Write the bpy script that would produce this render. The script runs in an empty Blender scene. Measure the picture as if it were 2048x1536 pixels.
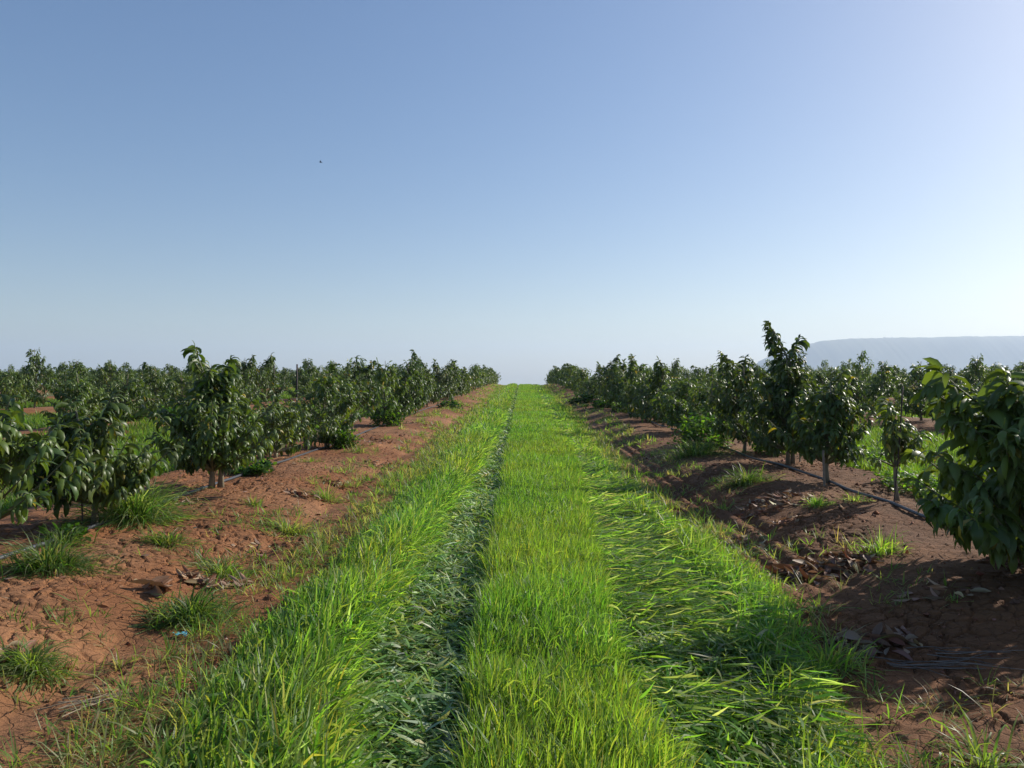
import bpy, math, random
import numpy as np
from mathutils import Vector

# ------------------------------------------------------------------ camera, sky, sun, exposure
SC = bpy.context.scene
COL = SC.collection
R = math.radians
PX, VX, VY, CH = 1518.0, 1045.0, 755.0, 1.5     # photo focal length in px, vanishing point, eye height

cam_d = bpy.data.cameras.new('camera')
cam = bpy.data.objects.new('camera', cam_d)
COL.objects.link(cam)
cam_d.sensor_width = 36.0
cam_d.lens = PX / 2048 * 36
cam_d.clip_start = 0.05
cam_d.clip_end = 30000
cam.location = (0, 0, CH)
cam.rotation_euler = (R(90 - 0.49), 0, R(0.79))
SC.camera = cam

SUN_AZ, SUN_EL = 58.0, 29.0                      # to the right of the lane, above the horizon
sunv = Vector((math.sin(R(SUN_AZ)) * math.cos(R(SUN_EL)), math.cos(R(SUN_AZ)) * math.cos(R(SUN_EL)), math.sin(R(SUN_EL))))
world = bpy.data.worlds.new('World')
SC.world = world
world.use_nodes = True
wn = world.node_tree
wn.nodes.clear()
sky = wn.nodes.new('ShaderNodeTexSky')
sky.sky_type = 'NISHITA'
sky.sun_disc = False
sky.sun_elevation = R(SUN_EL)
sky.sun_rotation = R(SUN_AZ)
sky.altitude = 0
sky.air_density = 1.0
sky.dust_density = 1.0
sky.ozone_density = 2.4
bg = wn.nodes.new('ShaderNodeBackground')
bg.inputs['Strength'].default_value = 0.134
wo = wn.nodes.new('ShaderNodeOutputWorld')
hs = wn.nodes.new('ShaderNodeHueSaturation')
hs.inputs['Saturation'].default_value = 1.30
hs.inputs['Hue'].default_value = 0.507
gm = wn.nodes.new('ShaderNodeGamma')
gm.inputs['Gamma'].default_value = 0.78
wn.links.new(sky.outputs[0], gm.inputs['Color'])
wn.links.new(gm.outputs[0], hs.inputs['Color'])
wn.links.new(hs.outputs[0], bg.inputs[0])
wn.links.new(bg.outputs[0], wo.inputs[0])

sun_d = bpy.data.lights.new('sun', 'SUN')
sun_d.energy = 4.9
sun_d.angle = R(0.6)
sun_d.color = (1.0, 0.93, 0.82)
sun = bpy.data.objects.new('sun', sun_d)
sun.rotation_euler = sunv.to_track_quat('Z', 'Y').to_euler()
COL.objects.link(sun)

SC.view_settings.view_transform = 'Standard'
SC.view_settings.look = 'None'
SC.view_settings.gamma = 1
SC.view_settings.exposure = 0.40
SC.cycles.max_bounces = 6
SC.cycles.diffuse_bounces = 3
SC.cycles.glossy_bounces = 2
SC.cycles.transmission_bounces = 4
SC.cycles.transparent_max_bounces = 6
SC.cycles.volume_bounces = 1
SC.cycles.sample_clamp_indirect = 4

rng = np.random.default_rng(7)

# ------------------------------------------------------------------ helpers
TAB = np.random.default_rng(99).random((256, 256))
def vnoise(x, y, s=1.0, o=0):
    """smooth value noise, 0..1, with features of size s metres"""
    x = np.asarray(x, float) / s + 37.7 * o + 1000.0
    y = np.asarray(y, float) / s + 91.3 * o + 1000.0
    xi = np.floor(x).astype(np.int64); yi = np.floor(y).astype(np.int64)
    fx = x - xi; fy = y - yi
    fx = fx * fx * (3 - 2 * fx); fy = fy * fy * (3 - 2 * fy)
    a = TAB[xi & 255, yi & 255]; b = TAB[(xi + 1) & 255, yi & 255]
    c = TAB[xi & 255, (yi + 1) & 255]; d = TAB[(xi + 1) & 255, (yi + 1) & 255]
    return (a * (1 - fx) + b * fx) * (1 - fy) + (c * (1 - fx) + d * fx) * fy

def fbm(x, y, s, o=0, n=3):
    v = 0; a = 0.5; t = 0
    for k in range(n):
        v = v + a * vnoise(x, y, s / 2 ** k, o + k); t += a; a *= 0.5
    return v / t

def sstep(a, b, x):
    t = np.clip((np.asarray(x, float) - a) / (b - a), 0, 1)
    return t * t * (3 - 2 * t)

def mesh_obj(name, V, F, mat, parent=None, col=None, smooth=True):
    """V (n,3), F (m,4) or (m,3) -> one linked mesh object; col = per-vertex pigment (n,3)"""
    V = np.ascontiguousarray(V, dtype=np.float32); F = np.ascontiguousarray(F, dtype=np.int32)
    me = bpy.data.meshes.new(name)
    k = F.shape[1]
    me.vertices.add(len(V)); me.vertices.foreach_set('co', V.ravel())
    me.loops.add(F.size); me.loops.foreach_set('vertex_index', F.ravel())
    me.polygons.add(len(F))
    me.polygons.foreach_set('loop_start', np.arange(0, F.size, k, dtype=np.int32))
    me.polygons.foreach_set('loop_total', np.full(len(F), k, dtype=np.int32))
    me.polygons.foreach_set('use_smooth', np.full(len(F), smooth, dtype=bool))
    me.update(calc_edges=True)
    if col is not None:
        at = me.attributes.new('pigment', 'FLOAT_COLOR', 'POINT')
        c4 = np.ones((len(V), 4), dtype=np.float32); c4[:, :3] = col
        at.data.foreach_set('color', c4.ravel())
    me.materials.append(mat)
    o = bpy.data.objects.new(name, me)
    COL.objects.link(o)
    if parent is not None: o.parent = parent
    return o

def tag(o, label=None, cat=None, group=None, kind=None):
    if label: o['label'] = label
    if cat: o['category'] = cat
    if group: o['group'] = group
    if kind: o['kind'] = kind
    return o

def thing(name, label, cat, loc=(0, 0, 0), rz=0, group=None):
    o = bpy.data.objects.new(name, None)
    o.empty_display_size = 0.1
    COL.objects.link(o)
    o.location = loc; o.rotation_euler = (0, 0, rz)
    return tag(o, label, cat, group)

def join(parts):
    """[(V,F,C)] -> V,F,C"""
    n = 0; Vs = []; Fs = []; Cs = []
    for V, F, C in parts:
        if len(V) == 0: continue
        Vs.append(V); Fs.append(F + n); Cs.append(C); n += len(V)
    return np.concatenate(Vs), np.concatenate(Fs), np.concatenate(Cs)

def tube(pts, rad, nside=6, col=(0.2, 0.15, 0.1), closed_tip=True):
    """tapered tube of quads through pts"""
    P = np.asarray(pts, float); n = len(P)
    rad = np.broadcast_to(np.asarray(rad, float), (n,))
    T = np.gradient(P, axis=0); T /= np.linalg.norm(T, axis=1)[:, None] + 1e-9
    up = np.array([0.0, 0, 1]) if abs(T[0, 2]) < 0.9 else np.array([1.0, 0, 0])
    A = np.cross(T, up); A /= np.linalg.norm(A, axis=1)[:, None] + 1e-9
    B = np.cross(T, A)
    ang = np.arange(nside) * 2 * math.pi / nside
    V = P[:, None] + rad[:, None, None] * (np.cos(ang)[None, :, None] * A[:, None] + np.sin(ang)[None, :, None] * B[:, None])
    V = V.reshape(-1, 3)
    F = []
    for i in range(n - 1):
        for j in range(nside):
            a = i * nside + j; b = i * nside + (j + 1) % nside
            F.append((a, b, b + nside, a + nside))
    if closed_tip:                                  # close both ends with fans of quads
        for base, flip in ((0, True), ((n - 1) * nside, False)):
            V = np.vstack([V, P[0 if flip else -1]])
            c = len(V) - 1
            for j in range(0, nside, 2):
                q = (base + j, base + (j + 1) % nside, base + (j + 2) % nside, c)
                F.append(q[::-1] if flip else q)
    return V, np.array(F, dtype=np.int32), np.tile(np.array(col, float), (len(V), 1))

# ------------------------------------------------------------------ terrain height
PITCH = 7.7                                        # metres between tree rows; rows at +-3.85, +-11.55 ...
_gy = np.array([-7000, -200, 0, 18, 30, 42, 55, 68, 78, 88, 100, 120, 150, 200, 300, 600, 1200, 2500, 9000.0])
_gz = np.array([-80, -3, 0, 0.0, .07, .2, .38, .53, .60, .57, .35, -.6, -3, -8, -20, -48, -70, -82, -85.0])
_ty = np.concatenate([np.linspace(-7000, -200, 100), np.linspace(-199, 300, 2000), np.geomspace(301, 9000, 200)])
_tz = np.interp(_ty, _gy, _gz)
for _ in range(30):
    _m = (_ty > -190) & (_ty < 290)
    _s = np.convolve(_tz, np.ones(9) / 9, 'same')
    _tz = np.where(_m, _s, _tz)

def rowdist(x):
    return np.abs(np.mod(x, PITCH) - PITCH / 2)

def rut_bounds(y):
    """lane zones by distance: left edge, left rut outer, inner, centre right edge, right rut outer, right edge"""
    y = np.asarray(y, float)
    w = (fbm(y, y * 0, 2.2, 11) - 0.5)
    w2 = (fbm(y, y * 0, 1.3, 15) - 0.5)
    le = np.interp(y, [2, 2.5, 3, 3.5, 4.3, 8, 13, 30], [-1.1, -1.18, -1.3, -1.4, -1.5, -1.46, -1.5, -1.65]) + 0.3 * w
    lo = np.interp(y, [2, 3, 4, 8, 13, 30], [-0.55, -.80, -1.02, -0.97, -0.84, -0.76]) + 0.22 * w2
    li = np.interp(y, [2, 3, 4, 8, 13, 30], [-0.16, -.20, -0.25, -0.27, -0.30, -0.33]) + 0.15 * w2
    cr = np.interp(y, [2, 4, 6, 9, 13, 30], [0.60, 0.48, 0.52, 0.72, 0.9, 0.98]) + 0.20 * w
    ro = np.interp(y, [2, 2.5, 3.5, 5, 8, 13, 30], [.9, 1.0, 1.2, 1.38, 1.25, 1.2, 1.3]) + 0.2 * w2
    re = np.interp(y, [2, 2.5, 3, 3.5, 5.4, 7.2, 8.4, 12, 30], [1.15, 1.28, 1.42, 1.5, 1.74, 1.68, 1.52, 1.5, 1.9]) + 0.3 * w
    return le, lo, li, cr, ro, re

def ground(x, y):
    """height of the earth without its cracks"""
    x = np.asarray(x, float); y = np.asarray(y, float)
    z = np.interp(y, _ty, _tz)
    near = sstep(170, 110, np.abs(x)) * sstep(135, 100, y) * sstep(-40, -10, y)
    d = rowdist(x)
    berm = sstep(1.95, 0.75, d + 0.35 * (fbm(x, y, 1.6, 3) - 0.5)) * (0.20 + 0.08 * (fbm(x, y, 2.3, 5) - 0.5))
    lump = 0.07 * (fbm(x, y, 0.9, 8) - 0.5) * sstep(1.4, 2.0, PITCH / 2 - d + 0.0 * x) 
    small = 0.030 * (fbm(x, y, 0.30, 21) - 0.5) + 0.016 * (fbm(x, y, 0.08, 31, 2) - 0.5)
    small = small + 0.020 * sstep(.62, .80, fbm(x, y, 0.13, 36, 2)) * sstep(.45, .65, fbm(x, y, 1.3, 39, 2))
    z = z + near * (berm + lump + small)
    ax = np.abs(x)
    m = (ax < 3.2) & (y < 130) & (y > -5)
    if np.any(m):
        le, lo, li, cr, ro, re = rut_bounds(y)
        rl = sstep(lo - .12, lo + .15, x) * sstep(li + .08, li - .08, x)
        rr = sstep(cr - .08, cr + .1, x) * sstep(ro + .15, ro - .1, x)
        z = z - np.where(m, 0.05 * rl + 0.035 * rr, 0)
        # old wheel grooves in the bare soil right of the lane
        for gx in (1.95, 2.12, 2.32):
            g = 1.5 * np.exp(-((x - gx - 0.15 * (fbm(y, y * 0, 3, 17) - .5)) / 0.06) ** 2) * sstep(4.5, 6, y) * sstep(30, 14, y)
            z = z - np.where(m, 0.03 * g, 0)
        g = np.exp(-((x + 2.25 - 0.2 * (fbm(y, y * 0, 3, 18) - .5)) / 0.12) ** 2) * sstep(40, 20, y)
        z = z - np.where(m, 0.04 * g, 0)
    return z

def cracks(x, y, cell, seed, width):
    """0..1 crack mask of a jittered cell pattern"""
    wx = x + cell * 0.55 * (fbm(x, y, cell * .7, seed) - .5) * 2
    wy = y + cell * 0.55 * (fbm(x, y, cell * .7, seed + 5) - .5) * 2
    gx = wx / cell; gy = wy / cell
    ix = np.floor(gx).astype(np.int64); iy = np.floor(gy).astype(np.int64)
    f1 = np.full(x.shape, 9.0); f2 = np.full(x.shape, 9.0)
    for dx in (-1, 0, 1):
        for dy in (-1, 0, 1):
            cx = ix + dx; cy = iy + dy
            jx = TAB[(cx + seed) & 255, cy & 255]; jy = TAB[(cy + 71 + seed) & 255, (cx + 13) & 255]
            dd = np.hypot(cx + jx - gx, cy + jy - gy)
            f2 = np.where(dd < f1, f1, np.minimum(f2, dd)); f1 = np.minimum(f1, dd)
    return 1 - sstep(width * .3, width, f2 - f1)

def gpos(px, py, z0=0.2):
    """ground point seen at a photo pixel"""
    D = (CH - z0) * PX / (py - VY)
    return (px - VX) / PX * D, D

# ------------------------------------------------------------------ materials
def new_mat(name):
    m = bpy.data.materials.new(name); m.use_nodes = True
    nt = m.node_tree; nt.nodes.clear()
    out = nt.nodes.new('ShaderNodeOutputMaterial')
    return m, nt, out

def N(nt, typ, **kw):
    n = nt.nodes.new(typ)
    for k, v in kw.items():
        if k in n.bl_rna.properties.keys(): setattr(n, k, v)
        else: n.inputs[k].default_value = v
    return n

def mat_leafy(name, transl, rough, spec, tint=(1.6, 1.5, 0.5), gloss_tint=1.0):
    m, nt, out = new_mat(name)
    at = N(nt, 'ShaderNodeAttribute', attribute_name='pigment')
    oi = N(nt, 'ShaderNodeObjectInfo')
    hsv = N(nt, 'ShaderNodeHueSaturation')
    mr = N(nt, 'ShaderNodeMapRange'); mr.inputs[3].default_value = 0.8; mr.inputs[4].default_value = 1.2
    nt.links.new(oi.outputs['Random'], mr.inputs[0]); nt.links.new(mr.outputs[0], hsv.inputs['Value'])
    nt.links.new(at.outputs['Color'], hsv.inputs['Color'])
    pb = N(nt, 'ShaderNodeBsdfPrincipled', Roughness=rough)
    pb.inputs['Specular IOR Level'].default_value = spec
    nt.links.new(hsv.outputs[0], pb.inputs['Base Color'])
    tr = N(nt, 'ShaderNodeBsdfTranslucent')
    mul = N(nt, 'ShaderNodeMix', data_type='RGBA', blend_type='MULTIPLY'); mul.inputs[0].default_value = 1
    nt.links.new(hsv.outputs[0], mul.inputs[6]); mul.inputs[7].default_value = (*tint, 1)
    nt.links.new(mul.outputs[2], tr.inputs['Color'])
    mx = N(nt, 'ShaderNodeMixShader', Fac=transl)
    nt.links.new(pb.outputs[0], mx.inputs[1]); nt.links.new(tr.outputs[0], mx.inputs[2])
    nt.links.new(mx.outputs[0], out.inputs[0])
    return m

M_LEAF = mat_leafy('tree_leaf', 0.33, 0.42, 0.45, (1.8, 1.7, 0.5))
M_GRASS = mat_leafy('grass_blade', 0.56, 0.45, 0.4, (1.75, 1.75, 0.6))
M_FLAT = mat_leafy('flattened_grass_blade', 0.30, 0.5, 0.4, (1.6, 1.5, 0.6))
M_DRY = mat_leafy('dry_leaf', 0.15, 0.6, 0.3, (1.2, 1.0, 0.7))

def mat_bark():
    m, nt, out = new_mat('bark')
    at = N(nt, 'ShaderNodeAttribute', attribute_name='pigment')
    tc = N(nt, 'ShaderNodeTexCoord')
    mp = N(nt, 'ShaderNodeMapping'); mp.inputs['Scale'].default_value = (40, 40, 9)
    no = N(nt, 'ShaderNodeTexNoise', Scale=1.0, Detail=5.0)
    nt.links.new(tc.outputs['Object'], mp.inputs[0]); nt.links.new(mp.outputs[0], no.inputs[0])
    mr = N(nt, 'ShaderNodeMapRange'); mr.inputs[3].default_value = 0.5; mr.inputs[4].default_value = 1.4
    nt.links.new(no.outputs[0], mr.inputs[0])
    mul = N(nt, 'ShaderNodeVectorMath', operation='SCALE')
    nt.links.new(at.outputs['Color'], mul.inputs[0]); nt.links.new(mr.outputs[0], mul.inputs['Scale'])
    pb = N(nt, 'ShaderNodeBsdfPrincipled', Roughness=0.85)
    nt.links.new(mul.outputs[0], pb.inputs['Base Color'])
    bp = N(nt, 'ShaderNodeBump', Strength=0.5, Distance=0.004)
    nt.links.new(no.outputs[0], bp.inputs['Height']); nt.links.new(bp.outputs[0], pb.inputs['Normal'])
    nt.links.new(pb.outputs[0], out.inputs[0])
    return m
M_BARK = mat_bark()

def mat_plain(name, col, rough, spec=0.5, noise=0.25, scale=30.0, metal=0.0):
    m, nt, out = new_mat(name)
    tc = N(nt, 'ShaderNodeTexCoord')
    no = N(nt, 'ShaderNodeTexNoise', Scale=scale, Detail=4.0)
    nt.links.new(tc.outputs['Object'], no.inputs[0])
    mix = N(nt, 'ShaderNodeMix', data_type='RGBA')
    mix.inputs[6].default_value = (*[c * (1 - noise) for c in col], 1)
    mix.inputs[7].default_value = (*[min(1, c * (1 + noise)) for c in col], 1)
    nt.links.new(no.outputs[0], mix.inputs[0])
    pb = N(nt, 'ShaderNodeBsdfPrincipled', Roughness=rough, Metallic=metal)
    pb.inputs['Specular IOR Level'].default_value = spec
    nt.links.new(mix.outputs[2], pb.inputs['Base Color'])
    nt.links.new(pb.outputs[0], out.inputs[0])
    return m

def mat_soil():
    m, nt, out = new_mat('red_soil')
    at = N(nt, 'ShaderNodeAttribute', attribute_name='pigment')
    geo = N(nt, 'ShaderNodeNewGeometry')
    n1 = N(nt, 'ShaderNodeTexNoise', Scale=1.3, Detail=5.0, Roughness=0.6)
    n2 = N(nt, 'ShaderNodeTexNoise', Scale=22.0, Detail=6.0, Roughness=0.7)
    n3 = N(nt, 'ShaderNodeTexNoise', Scale=140.0, Detail=3.0, Roughness=0.7)
    for n in (n1, n2, n3): nt.links.new(geo.outputs['Position'], n.inputs[0])
    mr = N(nt, 'ShaderNodeMapRange'); mr.inputs[1].default_value = .3; mr.inputs[2].default_value = .7
    mr.inputs[3].default_value = 0.72; mr.inputs[4].default_value = 1.25
    nt.links.new(n1.outputs[0], mr.inputs[0])
    mr2 = N(nt, 'ShaderNodeMapRange'); mr2.inputs[1].default_value = .25; mr2.inputs[2].default_value = .75
    mr2.inputs[3].default_value = 0.7; mr2.inputs[4].default_value = 1.3
    nt.links.new(n2.outputs[0], mr2.inputs[0])
    mm = N(nt, 'ShaderNodeMath', operation='MULTIPLY')
    nt.links.new(mr.outputs[0], mm.inputs[0]); nt.links.new(mr2.outputs[0], mm.inputs[1])
    sc = N(nt, 'ShaderNodeVectorMath', operation='SCALE')
    nt.links.new(at.outputs['Color'], sc.inputs[0]); nt.links.new(mm.outputs[0], sc.inputs['Scale'])
    pb = N(nt, 'ShaderNodeBsdfPrincipled', Roughness=0.9)
    pb.inputs['Specular IOR Level'].default_value = 0.25
    nt.links.new(sc.outputs[0], pb.inputs['Base Color'])
    b1 = N(nt, 'ShaderNodeBump', Strength=0.7, Distance=0.02)
    nt.links.new(n2.outputs[0], b1.inputs['Height'])
    nd = N(nt, 'ShaderNodeTexNoise', Scale=9.0, Detail=3.0)
    nt.links.new(geo.outputs['Position'], nd.inputs[0])
    vs = N(nt, 'ShaderNodeVectorMath', operation='MULTIPLY_ADD')
    vs.inputs[1].default_value = (0.09, 0.09, 0.0)
    nt.links.new(nd.outputs['Color'], vs.inputs[0]); nt.links.new(geo.outputs['Position'], vs.inputs[2])
    vo = N(nt, 'ShaderNodeTexVoronoi', feature='DISTANCE_TO_EDGE', voronoi_dimensions='2D', Scale=13.0)
    nt.links.new(vs.outputs[0], vo.inputs['Vector'])
    vr = N(nt, 'ShaderNodeMapRange'); vr.inputs[1].default_value = 0.0; vr.inputs[2].default_value = 0.07
    nt.links.new(vo.outputs['Distance'], vr.inputs[0])
    b0 = N(nt, 'ShaderNodeBump', Strength=0.8, Distance=0.012)
    nt.links.new(vr.outputs[0], b0.inputs['Height']); nt.links.new(b0.outputs[0], b1.inputs['Normal'])
    b2 = N(nt, 'ShaderNodeBump', Strength=0.6, Distance=0.006)
    nt.links.new(n3.outputs[0], b2.inputs['Height']); nt.links.new(b1.outputs[0], b2.inputs['Normal'])
    nt.links.new(b2.outputs[0], pb.inputs['Normal'])
    nt.links.new(pb.outputs[0], out.inputs[0])
    return m

# ------------------------------------------------------------------ ground sheet
def axis(lo_steps, dense, hi_steps):
    return np.unique(np.concatenate([lo_steps, dense, hi_steps]))
gx = [5.6]; st = 0.03
while gx[-1] < 6800: gx.append(gx[-1] + st); st *= 1.055
gx = np.array(gx)
GX = np.unique(np.round(np.concatenate([-gx[::-1], np.arange(-5.6, -1.3, .010), np.arange(-1.3, 1.3, .035), np.arange(1.3, 5.6, .010), gx]), 4))
gy = [1.6]
while gy[-1] < 13: gy.append(gy[-1] + max(.006, .0024 * gy[-1]))
while gy[-1] < 130: gy.append(gy[-1] + .011 * gy[-1])
while gy[-1] < 6800: gy.append(gy[-1] * 1.06)
gyn = [1.6]; st = 0.1
while gyn[-1] > -6800: gyn.append(gyn[-1] - st); st *= 1.12
GY = axis(np.array(gyn[::-1]), np.array(gy), np.array([]))
XX, YY = np.meshgrid(GX, GY)
ZZ = ground(XX, YY)
cm = (np.abs(XX) < 5.6) & (YY > 1.5) & (YY < 15) & (np.abs(XX) > 1.2)
cxx, cyy = XX[cm], YY[cm]
crk = cracks(cxx, cyy, 0.15, 3, 0.16)
msk = sstep(0.40, 0.56, fbm(cxx, cyy, 0.8, 44)) * sstep(15, 10, cyy)
ZZ[cm] -= 0.021 * crk * msk
# pigment of the earth: red soil, paler dust, greenish thatch in the grass lanes
soil = np.array([0.200, 0.082, 0.032]); dust = np.array([0.26, 0.125, 0.058]); thatch = np.array([0.085, 0.095, 0.03])
far = np.array([0.14, 0.15, 0.08])
t = sstep(.35, .7, fbm(XX, YY, 1.7, 50))[..., None]
C = soil * (1 - t) + dust * t
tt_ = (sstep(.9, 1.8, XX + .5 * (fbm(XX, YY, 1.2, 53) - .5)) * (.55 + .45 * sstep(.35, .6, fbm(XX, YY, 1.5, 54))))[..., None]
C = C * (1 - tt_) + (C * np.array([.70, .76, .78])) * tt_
lanepos = PITCH / 2 - rowdist(XX)                  # 0 at a lane's middle
g = (sstep(1.55, 1.0, (lanepos - .9 * (np.abs(XX) > 3.85)) + .5 * (fbm(XX, YY, 1.1, 52) - .5)) * 0.9)[..., None]
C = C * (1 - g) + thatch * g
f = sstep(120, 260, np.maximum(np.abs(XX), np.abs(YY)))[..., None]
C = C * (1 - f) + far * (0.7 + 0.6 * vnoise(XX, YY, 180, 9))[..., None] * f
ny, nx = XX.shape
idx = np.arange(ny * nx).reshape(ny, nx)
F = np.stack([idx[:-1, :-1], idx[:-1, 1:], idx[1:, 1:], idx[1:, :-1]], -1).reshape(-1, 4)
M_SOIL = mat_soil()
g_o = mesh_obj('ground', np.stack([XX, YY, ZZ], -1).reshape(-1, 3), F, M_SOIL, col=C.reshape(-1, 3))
tag(g_o, 'cracked red soil of the orchard', kind='structure')
del XX, YY, ZZ, C, F, idx

# ------------------------------------------------------------------ far hill
def hill():
    u = np.linspace(1000, 6200, 620); v = np.linspace(3900, 6000, 60)
    U, W = np.meshgrid(u, v)
    D = 4500.0
    px = VX + U / np.maximum(W, D) * PX
    top = np.interp(px, [1440, 1490, 1515, 1545, 1580, 1610, 1640, 1700, 1800, 2048, 2500, 3200],
                    [800, 752, 722, 707, 697, 688, 681, 676, 674.5, 671, 672, 690])
    top = top + 1.6 * (fbm(U, W * 0, 60, 75) - .5) + 1.1 * (vnoise(U, W * 0, 14, 76) - .5)
    H = (VY - top) / PX * D + CH + 85
    prof = sstep(3900, 4500, W + 90 * (fbm(U, W, 700, 70) - .5))
    prof = np.where(W > 5400, prof * sstep(6000, 5400, W), prof)
    Z = -88 + H * prof ** .8 + 3 * (fbm(U, W, 400, 71) - .5) * sstep(0, .3, prof) * (1 - 0.8 * sstep(.9, 1, prof))
    edge = np.minimum(sstep(1000, 1200, U), 1)
    Z = -88 + (Z + 88) * edge
    n, k = U.shape; idx = np.arange(n * k).reshape(n, k)
    F = np.stack([idx[:-1, :-1], idx[:-1, 1:], idx[1:, 1:], idx[1:, :-1]], -1).reshape(-1, 4)
    c = np.array([0.10, 0.11, 0.06]) * (0.6 + 0.8 * fbm(U, W, 150, 72))[..., None]
    o = mesh_obj('hill', np.stack([U, W, Z], -1).reshape(-1, 3), F, mat_leafy('hill_scrub', 0.0, 0.9, 0.2), col=c.reshape(-1, 3))
    tag(o, 'flat topped blue hill on the right horizon', kind='structure')
hill()

# ------------------------------------------------------------------ blades of grass
def pick(cols, n, r=rng, jit=0.18):
    cols = np.asarray(cols, float)
    c = cols[r.integers(0, len(cols), n)]
    return c * (1 + jit * r.standard_normal((n, 1)) * 0.7) * (1 + 0.08 * r.standard_normal((n, 3)))

def blades(P, phi, L, t0, bend, w, col, nseg=4, roll=None, hug=False, power=1.4, floor=0.004):
    """P (n,3) roots, phi heading, L length, t0 first tilt, bend extra tilt -> V,F,C"""
    n = len(P)
    L, t0, bend, w = [np.broadcast_to(np.asarray(a, float), (n,)) for a in (L, t0, bend, w)]
    s = np.linspace(0, 1, nseg + 1)
    th = t0[:, None] + bend[:, None] * s[None] ** power
    ds = (L / nseg)[:, None]
    hm = np.zeros((n, nseg + 1)); zz = np.zeros((n, nseg + 1))
    mid = 0.5 * (th[:, 1:] + th[:, :-1])
    hm[:, 1:] = np.cumsum(np.sin(mid) * ds, 1); zz[:, 1:] = np.cumsum(np.cos(mid) * ds, 1)
    dirx, diry = np.cos(phi), np.sin(phi)
    X = P[:, 0:1] + hm * dirx[:, None]; Y = P[:, 1:2] + hm * diry[:, None]; Z = P[:, 2:3] + zz
    wid = w[:, None] * 0.5 * np.clip(np.minimum(1, 0.55 + 1.6 * s) * (1 - s ** 2.6) + 0.03, 0, 1)[None]
    roll = np.zeros(n) if roll is None else roll
    # side vector, turned round the blade by roll that grows along it
    rr = roll[:, None] * (0.3 + 0.7 * s[None])
    sx = -diry[:, None] * np.cos(rr); sy = dirx[:, None] * np.cos(rr)
    nx_ = -np.cos(th) * dirx[:, None]; ny_ = -np.cos(th) * diry[:, None]; nz_ = np.sin(th)
    sx = sx + nx_ * np.sin(rr); sy = sy + ny_ * np.sin(rr); sz = nz_ * np.sin(rr)
    A = np.stack([X - sx * wid, Y - sy * wid, Z - sz * wid], -1)
    B = np.stack([X + sx * wid, Y + sy * wid, Z + sz * wid], -1)
    V = np.stack([A, B], 2).reshape(n, -1, 3)
    if hug:
        gz = ground(V[..., 0], V[..., 1]) + floor
        V[..., 2] = np.maximum(V[..., 2], gz + (np.arange(V.shape[1]) % 7)[None] * 0.0007)
    k = 2 * (nseg + 1)
    q = np.array([[2 * i, 2 * i + 1, 2 * i + 3, 2 * i + 2] for i in range(nseg)])
    F = (np.arange(n)[:, None, None] * k + q[None]).reshape(-1, 4)
    C = np.repeat(np.clip(col, 0.004, 0.9), k, axis=0)
    return V.reshape(-1, 3), F, C

GREENS = [(0.17, 0.32, 0.05), (0.205, 0.36, 0.055), (0.15, 0.295, 0.05), (0.265, 0.375, 0.07), (0.125, 0.24, 0.045), (0.21, 0.31, 0.11)]
FLATS = [(0.27, 0.40, 0.15), (0.21, 0.36, 0.10), (0.34, 0.44, 0.22), (0.14, 0.27, 0.06), (0.42, 0.48, 0.30), (0.18, 0.32, 0.08)]
SPARSE = [(0.14, 0.23, 0.05), (0.17, 0.25, 0.07), (0.22, 0.25, 0.11), (0.10, 0.20, 0.035), (0.28, 0.26, 0.14)]

def scatter(x0f, x1f, ya, yb, dens):
    """random roots between two x bounds (functions or numbers) for y in ya..yb"""
    xs0 = x0f(np.array([ya, yb])).min() if callable(x0f) else x0f
    xs1 = x1f(np.array([ya, yb])).max() if callable(x1f) else x1f
    xs0 -= .5; xs1 += .5
    n = int((xs1 - xs0) * (yb - ya) * dens)
    x = rng.uniform(xs0, xs1, n); y = rng.uniform(ya, yb, n)
    a = x0f(y) if callable(x0f) else x0f; b = x1f(y) if callable(x1f) else x1f
    k = (x > a) & (x < b)
    return x[k], y[k]

BANDS = [(2.0, 4.0, 1.0, 4), (4.0, 7.0, 1.0, 4), (7.0, 11.0, 1.25, 4), (11, 18, 1.7, 3), (18, 30, 2.5, 3), (30, 50, 3.8, 2), (50, 92, 5.5, 2)]
bd = lambda i, e=0.0: (lambda y: rut_bounds(y)[i] + e)

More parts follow.
